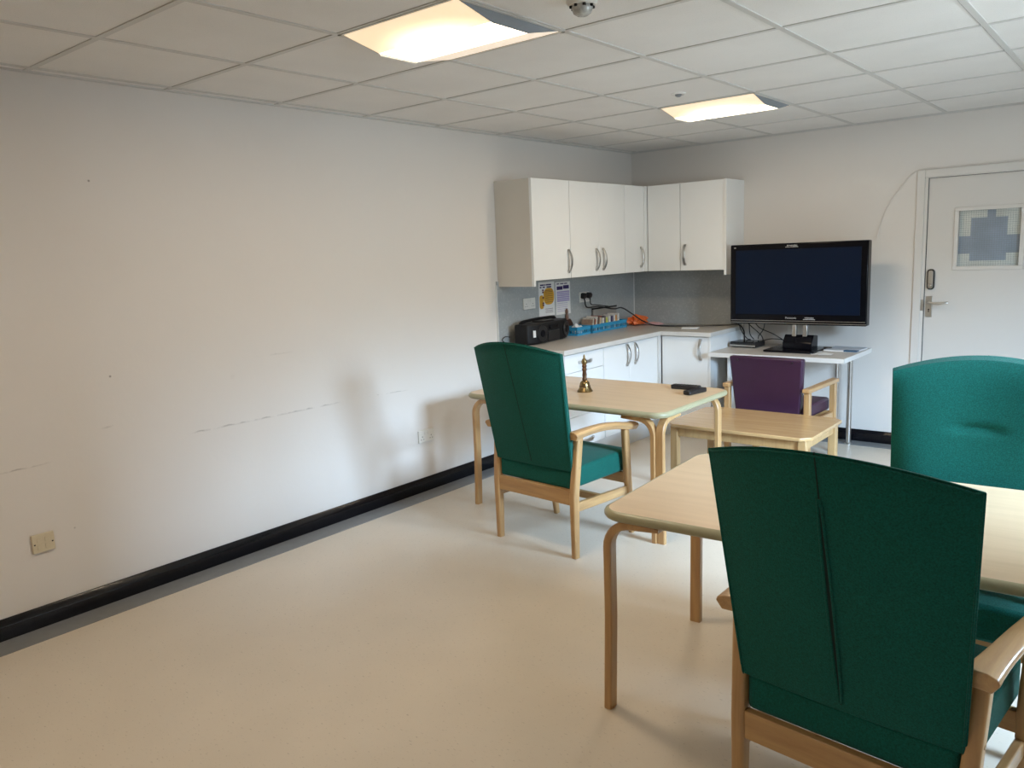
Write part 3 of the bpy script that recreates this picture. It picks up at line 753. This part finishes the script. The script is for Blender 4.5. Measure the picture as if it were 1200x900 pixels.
def table(name, label, cx, cy, rz, L=1.42, D=.86, Z=.700, th=.030, legs=()):
    t = thing(name, label, 'table', (cx, cy, 0), rz, 'beech tables with bentwood legs')
    a, b = L/2, D/2
    bm = B(); n = 8; ins = [(0, .5*0+.011), (.004, .006), (.011, 0)]
    def ring(off, z): return [bm.verts.new((x, y, z)) for x, y in rrect(-a+off, a-off, -b+off, b-off, .085-off, 8)]
    t1 = .0012
    rings = [ring(.016, Z), ring(.016, Z-th)]
    N = len(rings[0])
    bm.faces.new(rings[0]); bm.faces.new(rings[1][::-1])
    for k in range(N): bm.faces.new([rings[0][k], rings[1][k], rings[1][(k+1) % N], rings[0][(k+1) % N]])
    obj('tabletop', bm, M_top, t)
    bm = B()
    prof = [(.0155, Z+.0004), (.010, Z-.001), (.004, Z-.005), (0, Z-.012), (0, Z-.020), (.004, Z-.027), (.010, Z-.031), (.0155, Z-.0315)]
    R_ = [ring(o_, z_) for o_, z_ in prof]
    for q in range(len(R_)):
        A, B_ = R_[q], R_[(q+1) % len(R_)]
        for k in range(N): bm.faces.new([A[k], B_[k], B_[(k+1) % N], A[(k+1) % N]])
    obj('edge_band', bm, M_edge, t, smooth=True)
    for (lx, ly, kind) in legs:
            sx, sy = (-1 if lx > 0 else 1), (-1 if ly > 0 else 1)
            bm = bent_leg(lx, ly, sx, sy, Z-th-.0125, kind)
            obj('leg', bm, M_beech, t, smooth=True)
    return t
table('dining_table', 'nearer beech-topped table with the two large green chairs around it', 3.020, -3.742, math.radians(3.2), D=.86, legs=((-.680, -.390, 'x'), (-.687, .335, 'y'), (.680, -.390, 'x'), (.685, .335, 'y')))
table('dining_table', 'further beech-topped table with the brass bell and remote controls on it', 1.120, -2.366, 0, L=1.37, D=.83, legs=((-.62, -.376, 'x'), (-.62, .36, 'y'), (.645, -.372, 'xy'), (.617, .370, 'x')))

# bell
t = thing('hand_bell', 'small brass hand bell standing on the further table', 'bell', (1.08, -2.405, .7012))
bm = B(); lathe(bm, [(.046, 0), (.047, .004), (.043, .010), (.036, .020), (.031, .034), (.029, .048), (.026, .056), (.018, .064), (.011, .068)], n=28); obj('bell_cup', bm, M_brass, t, smooth=True)
bm = B(); lathe(bm, [(.0325, .030), (.034, .033), (.0325, .036)], n=28); obj('rim_band', bm, M_brassd, t, smooth=True)
bm = B(); lathe(bm, [(.011, .067), (.0155, .075), (.012, .083), (.014, .10), (.011, .12), (.0155, .132), (.011, .142), (.015, .152), (.012, .160)], n=18); obj('handle', bm, M_brassd, t, smooth=True)
bm = B(); lathe(bm, [(.010, .158), (.016, .170), (.017, .182), (.012, .194), (.006, .200), (.007, .208), (.002, .222)], n=16); obj('finial', bm, M_brass, t, smooth=True)
bm = B()
# remotes
def remote(x, y, rz, L, label):
    t = thing('remote_control', label, 'remote control', (x, y, .7012), rz, 'black remote controls')
    bm = B(); prism(bm, rrect(-L/2, L/2, -.026, .026, .012), 0, .024); obj('body', bm, M_black, t, .006)
    bm = B()
    for i in range(8):
        for j in range(3): box(bm, -L/2+.022+i*(L-.05)/7-.004, -L/2+.022+i*(L-.05)/7+.004, -.013+j*.013-.003, -.013+j*.013+.003, .024, .0255)
    obj('buttons', bm, M_blackm, t)
remote(1.572, -2.075, math.radians(4), .175, 'black remote control lying behind the other, parallel to the back edge of the table')
remote(1.680, -2.175, math.radians(80), .165, 'black remote control lying in front of the other, near the right table corner')

# coffee table
t = thing('coffee_table', 'low glossy oak coffee table with clipped corners in front of the purple chair', 'coffee table', (1.770, -1.552, 0))
def clipped(a, b, c): return [(-a+c, -b), (a-c, -b), (a, -b+c), (a, b-c), (a-c, b), (-a+c, b), (-a, b-c), (-a, -b+c)]
bm = B(); prism(bm, clipped(.458, .320, .055), .410, .430); obj('tabletop', bm, M_oak, t, .004)
bm = B()
for s in (-1, 1):
    box(bm, -.395, .395, s*.265-.009, s*.265+.009, .345, .410); box(bm, s*.405-.009, s*.405+.009, -.256, .256, .345, .410)
obj('apron', bm, M_oakl, t, .002)
for sx in (-1, 1):
    for sy in (-1, 1): bx('leg', (sx*.405-.024, sx*.405+.024, sy*.265-.024, sy*.265+.024, 0, .410), M_oakl, t, .004)

# ------------------------------------------------------------------ green high-back armchairs
def backrest_pts(s, t, wt=.294, wb=.260, yb=-.240, yt=-.346, zc=1.055, zk=1.106, zb=.448, bt=.082, bb=.008):
    w = wb+(wt-wb)*t; y = yb+(yt-yb)*t-(bb+(bt-bb)*t)*(1-s*s)
    z = zb+t*((zc+(zk-zc)*(1-s*s))-zb); return Vector((s*w, y, z))
def green_chair(label, loc, rz, split=0.0):
    t = thing('high_back_armchair', label, 'chair', loc, rz, 'green high-back armchairs')
    NS, NT = 36, 56; bm = B(); Rg, Fg = [], []
    for j in range(NT+1):
        v = j/NT; rr, ff = [], []
        for i in range(NS+1):
            s = -1+2*i/NS; p = backrest_pts(s, v)
            rr.append(bm.verts.new(p))
            edge = (1-abs(s)**5)*(1-abs(2*v-1)**8)
            th = .030+.050*edge*(1-.25*v)
            dx = abs(p.x/.07); dimp = .012*math.exp(-((v-.635)/.022)**2)/(1+dx**6) if dx < 3 else 0
            q = backrest_pts(s*.975, min(max(v, .0), .985)); q.y += th-dimp
            # side wings flare a little forwards
            ff.append(bm.verts.new(q))
        Rg.append(rr); Fg.append(ff)
    for g_, fl in ((Rg, 1), (Fg, -1)):
        for j in range(NT):
            for i in range(NS): bm.faces.new([g_[j][i], g_[j][i+1], g_[j+1][i+1], g_[j+1][i]][::fl])
    per = [(0, i) for i in range(NS)]+[(j, NS) for j in range(NT)]+[(NT, NS-i) for i in range(NS)]+[(NT-j, 0) for j in range(NT)]
    for a, b_ in zip(per, per[1:]+per[:1]):
        bm.faces.new([Rg[a[0]][a[1]], Fg[a[0]][a[1]], Fg[b_[0]][b_[1]], Rg[b_[0]][b_[1]]])
    bk = obj('backrest', bm, M_green, t, .007, seg=3)
    # piping round the rear face
    bm = B(); path = []
    for j in range(0, NT+1): path.append(backrest_pts(-1, j/NT)+Vector((.006, -.0015, 0)))
    for i in range(1, NS): path.append(backrest_pts(-1+2*i/NS, 1)+Vector((0, -.0015, -.008)))
    for j in range(NT, -1, -1): path.append(backrest_pts(1, j/NT)+Vector((-.006, -.0015, 0)))
    sweep(bm, path, circ(.0028, 6), up=(0, 1, .3)); obj('piping', bm, M_green, bk, smooth=True)
    bm = B()
    lo, hi = .03, 1.0
    for j in range(30):
        a, b_ = lo+(hi-lo)*j/30, lo+(hi-lo)*(j+1)/30
        def hw(v):
            u = (v-.04)/.80
            return .0013+(split*math.sin(PI*min(max(u, 0), 1))**.6 if 0 < u < 1 else 0)
        pa, pb = backrest_pts(0, a), backrest_pts(0, b_)
        box_v = [(pa.x-hw(a), pa.y-.0012, pa.z), (pa.x+hw(a), pa.y-.0012, pa.z), (pb.x+hw(b_), pb.y-.0012, pb.z), (pb.x-hw(b_), pb.y-.0012, pb.z)]
        vs = [bm.verts.new(q) for q in box_v]+[bm.verts.new((q[0], q[1]+.004, q[2])) for q in box_v]
        for f in ((0, 1, 2, 3), (7, 6, 5, 4), (0, 4, 5, 1), (1, 5, 6, 2), (2, 6, 7, 3), (3, 7, 4, 0)): bm.faces.new([vs[k] for k in f])
    obj('centre_seam', bm, M_greend, bk)
    if split:
        for s_ in (-1, 1):
            bm = B(); sweep(bm, [backrest_pts(0, v)+Vector((s_*(.0025+split*math.sin(PI*min(max((v-.04)/.80, 0), 1))**.6), -.002, 0)) for v in [.04+.8*k/24 for k in range(25)]], circ(.0035, 6), up=(0, 1, .3))
            obj('seam_lip', bm, M_green, bk, smooth=True)
    # seat cushion
    bm = B(); NX, NY = 14, 14; top, bot = [], []
    for j in range(NY+1):
        y = -.236+.503*j/NY; ra, rb = [], []
        for i in range(NX+1):
            u = -1+2*i/NX; v = -1+2*j/NY
            w_ = .246+.004*(j/NY)
            z = .452+.012*(j/NY)-(.018 if False else 0)+.014*(1-u**4)*(1-v**4)
            ra.append(bm.verts.new((u*w_, y, z))); rb.append(bm.verts.new((u*w_, y, .352)))
        top.append(ra); bot.append(rb)
    for g_, fl in ((top, 1), (bot, -1)):
        for j in range(NY):
            for i in range(NX): bm.faces.new([g_[j][i], g_[j][i+1], g_[j+1][i+1], g_[j+1][i]][::fl])
    per = [(0, i) for i in range(NX)]+[(j, NX) for j in range(NY)]+[(NY, NX-i) for i in range(NX)]+[(NY-j, 0) for j in range(NY)]
    for a, b_ in zip(per, per[1:]+per[:1]):
        bm.faces.new([top[a[0]][a[1]], bot[a[0]][a[1]], bot[b_[0]][b_[1]], top[b_[0]][b_[1]]])
    obj('seat', bm, M_green, t, .014, seg=3)
    # legs
    for s in (-1, 1):
        bm = B(); sweep(bm, [(s*.263, -.238, 0), (s*.263, -.236, .33), (s*.277, -.206, .634)], rect(.036, .044, .006), up=(0, 1, 0), scales=[(.85, .85), (1.05, 1.05), (1, .95)])
        obj('leg', bm, M_beech, t, .003)
        bm = B(); sweep(bm, [(s*.268, .245, 0), (s*.276, .200, .34), (s*.294, .160, .606)], rect(.032, .042, .006), up=(0, 1, 0), scales=[(.8, .8), (1.05, 1.05), (1, 1)])
        obj('leg', bm, M_beech, t, .003)
        pins = B()
        for z in (.60, .47):
            sweep(pins, [(s*.282, -.208-(.6-z)*.10, z), (s*.2945-(.6-z)*s*.04, -.208-(.6-z)*.10, z)], circ(.006, 10), up=(0, 0, 1))
        obj('dowel_cap', pins, M_oakl, t)
        # arm: boat-shaped, bowed upwards
        pts, sc = [], []
        for k in range(15):
            u = k/14; y = -.262+.482*u
            pts.append((s*(.279+.024*u+.010*math.sin(PI*u)), y, .636+.022*math.sin(PI*min(u*1.1, 1))-.026*u))
            e = abs(2*u-1)
            sc.append((.92+.34*e**3, .95+.15*e**4-.35*(1 if k in (0,) else 0)*0))
        sec = [(-.020, -.019), (.020, -.019), (.032, .002), (.028, .012), (.013, .018), (-.013, .018), (-.028, .012), (-.032, .002)]
        bm = B(); sweep(bm, pts, sec, up=(0, 0, 1), scales=sc); obj('armrest', bm, M_beechy, t, .003)
        # side stretcher
        bm = B(); sweep(bm, [(s*.262, -.220, .262), (s*.270, .195, .252)], rect(.022, .048, .003), up=(0, 0, 1)); obj('stretcher', bm, M_beechy, t, .002)
    bx('rear_rail', (-.245, .245, -.252, -.226, .275, .352), M_beechx, t, .003)
    bx('front_rail', (-.266, .266, .186, .212, .290, .348), M_beechx, t, .003)
    bx('cross_rail', (-.258, .258, -.03, -.006, .242, .278), M_beechx, t, .002)
    return t
green_chair('green high-back armchair seen from behind at the further table, in front of the bell', (1.264, -2.899, 0), -.072)
green_chair('dark green high-back armchair seen from behind nearest the camera, with a split seam', (3.226, -4.253, 0), -.095, .0045)
green_chair('teal-lit high-back armchair facing the camera across the nearer table, cropped by the right edge', (3.25, -3.488, 0), PI)

# ------------------------------------------------------------------ purple armchair
t = thing('purple_armchair', 'low-backed armchair in purple vinyl with square beech arms, backing onto the coffee table', 'chair', (1.675, -.87, 0), math.radians(-2))
bm = B()
rows = []
for j in range(9):
    v = j/8; w_ = .222+.036*v; y = -.205-.045*v; z = .300+.470*v; rows.append((w_, y, z))
v0 = [[bm.verts.new((s*w_, y+dy, z)) for s, dy in ((-1, 0), (0, -.006), (1, 0), (1, .055), (0, .065), (-1, .055))] for w_, y, z in rows]
for a, b_ in zip(v0, v0[1:]):
    for k in range(6): bm.faces.new([a[k], a[(k+1) % 6], b_[(k+1) % 6], b_[k]])
bm.faces.new(v0[0][::-1]); bm.faces.new(v0[-1]); bk = obj('backrest', bm, M_purple, t, .012, seg=3)
bm = B()
for s in (-1, 1): sweep(bm, [(s*.19, -.258, .745), (s*.19, -.252, .745)], circ(.006, 10), up=(0, 0, 1))
obj('upholstery_button', bm, M_black, bk)
bx('seat', (-.245, .245, -.19, .30, .345, .435), M_purple, t, .018)
for s in (-1, 1):
    bx('leg', (s*.282-.020, s*.282+.020, -.235, -.195, 0, .548), M_beech, t, .004)
    bx('leg', (s*.282-.020, s*.282+.020, .235, .275, 0, .548), M_beech, t, .004)
    bx('armrest', (s*.282-.026, s*.282+.026, -.250, .300, .548, .576), M_beechy, t, .006)
    bx('side_rail', (s*.282-.011, s*.282+.011, -.195, .235, .285, .345), M_beechy, t, .003)
bx('rear_rail', (-.262, .262, -.228, -.206, .235, .295), M_beechx, t, .003)
bx('front_rail', (-.262, .262, .245, .267, .285, .345), M_beechx, t, .003)

# ------------------------------------------------------------------ light
def area(name, loc, rot, sx, sy, power, col, spread=PI):
    l = bpy.data.lights.new(name, 'AREA'); l.shape = 'RECTANGLE'; l.size = sx; l.size_y = sy; l.energy = power; l.color = col; l.spread = spread
    o = bpy.data.objects.new(name, l); C.objects.link(o); o.location = loc; o.rotation_euler = rot; return o
# daylight: the sky seen through the window in the right wall (the light object only marks the opening as a portal)
p = area('window_portal', (XR+.075, (WY0+WY1)/2, (WZ0+WZ1)/2), (0, math.radians(90), 0), WZ1-WZ0, WY1-WY0, 1, (1, 1, 1))
p.data.cycles.is_portal = True
for (x, y) in ((1.585, -3.96), (1.585, -1.56), (1.585, -6.36)):  # the last one belongs to the added light behind the camera
    area('lamp_glow', (x, y, H-.07), (0, 0, 0), .50, .20, 11, (1.0, .80, .57))
w = bpy.data.worlds.new('sky'); bpy.context.scene.world = w; w.use_nodes = True
nt = w.node_tree; L = nt.links; bg = nt.nodes['Background']
tc = nt.nodes.new('ShaderNodeTexCoord'); sp = nt.nodes.new('ShaderNodeSeparateXYZ'); L.new(tc.outputs['Generated'], sp.inputs[0])
r = nt.nodes.new('ShaderNodeValToRGB'); L.new(sp.outputs[2], r.inputs['Fac'])
# dull ground and housefronts below, bright overcast sky above the rooflines
e = r.color_ramp.elements; e[0].position = 0.0; e[0].color = (.085, .10, .11, 1); e[1].position = .26; e[1].color = (.52, .74, 1, 1)
k = e.new(.13); k.color = (.10, .12, .13, 1)
L.new(r.outputs['Color'], bg.inputs[0]); bg.inputs[1].default_value = 125

# ------------------------------------------------------------------ camera
f = 929.66
yaw, pitch, roll = -0.690449, -0.162989, -0.041106
cy, sy, cp, sp = math.cos(yaw), math.sin(yaw), math.cos(pitch), math.sin(pitch)
fwd = Vector((sy*cp, cy*cp, sp)); right = Vector((cy, -sy, 0)); up = right.cross(fwd)
cr, sr = math.cos(roll), math.sin(roll)
r2 = cr*right+sr*up; u2 = -sr*right+cr*up
cam = bpy.data.cameras.new('camera'); cam.sensor_width = 36; cam.lens = f/1200*36; cam.clip_start = .05
co = bpy.data.objects.new('camera', cam); C.objects.link(co)
Mx = Matrix((r2, u2, -fwd)).transposed().to_4x4(); Mx.translation = Vector((3.71411, -6.27369, 1.53002)); co.matrix_world = Mx
sc = bpy.context.scene; sc.camera = co
sc.view_settings.view_transform = 'Standard'; sc.view_settings.look = 'None'; sc.view_settings.gamma = 1
sc.view_settings.use_curve_mapping = False; sc.view_settings.exposure = -.03
sc.cycles.use_denoising = True
sc.cycles.max_bounces = 10
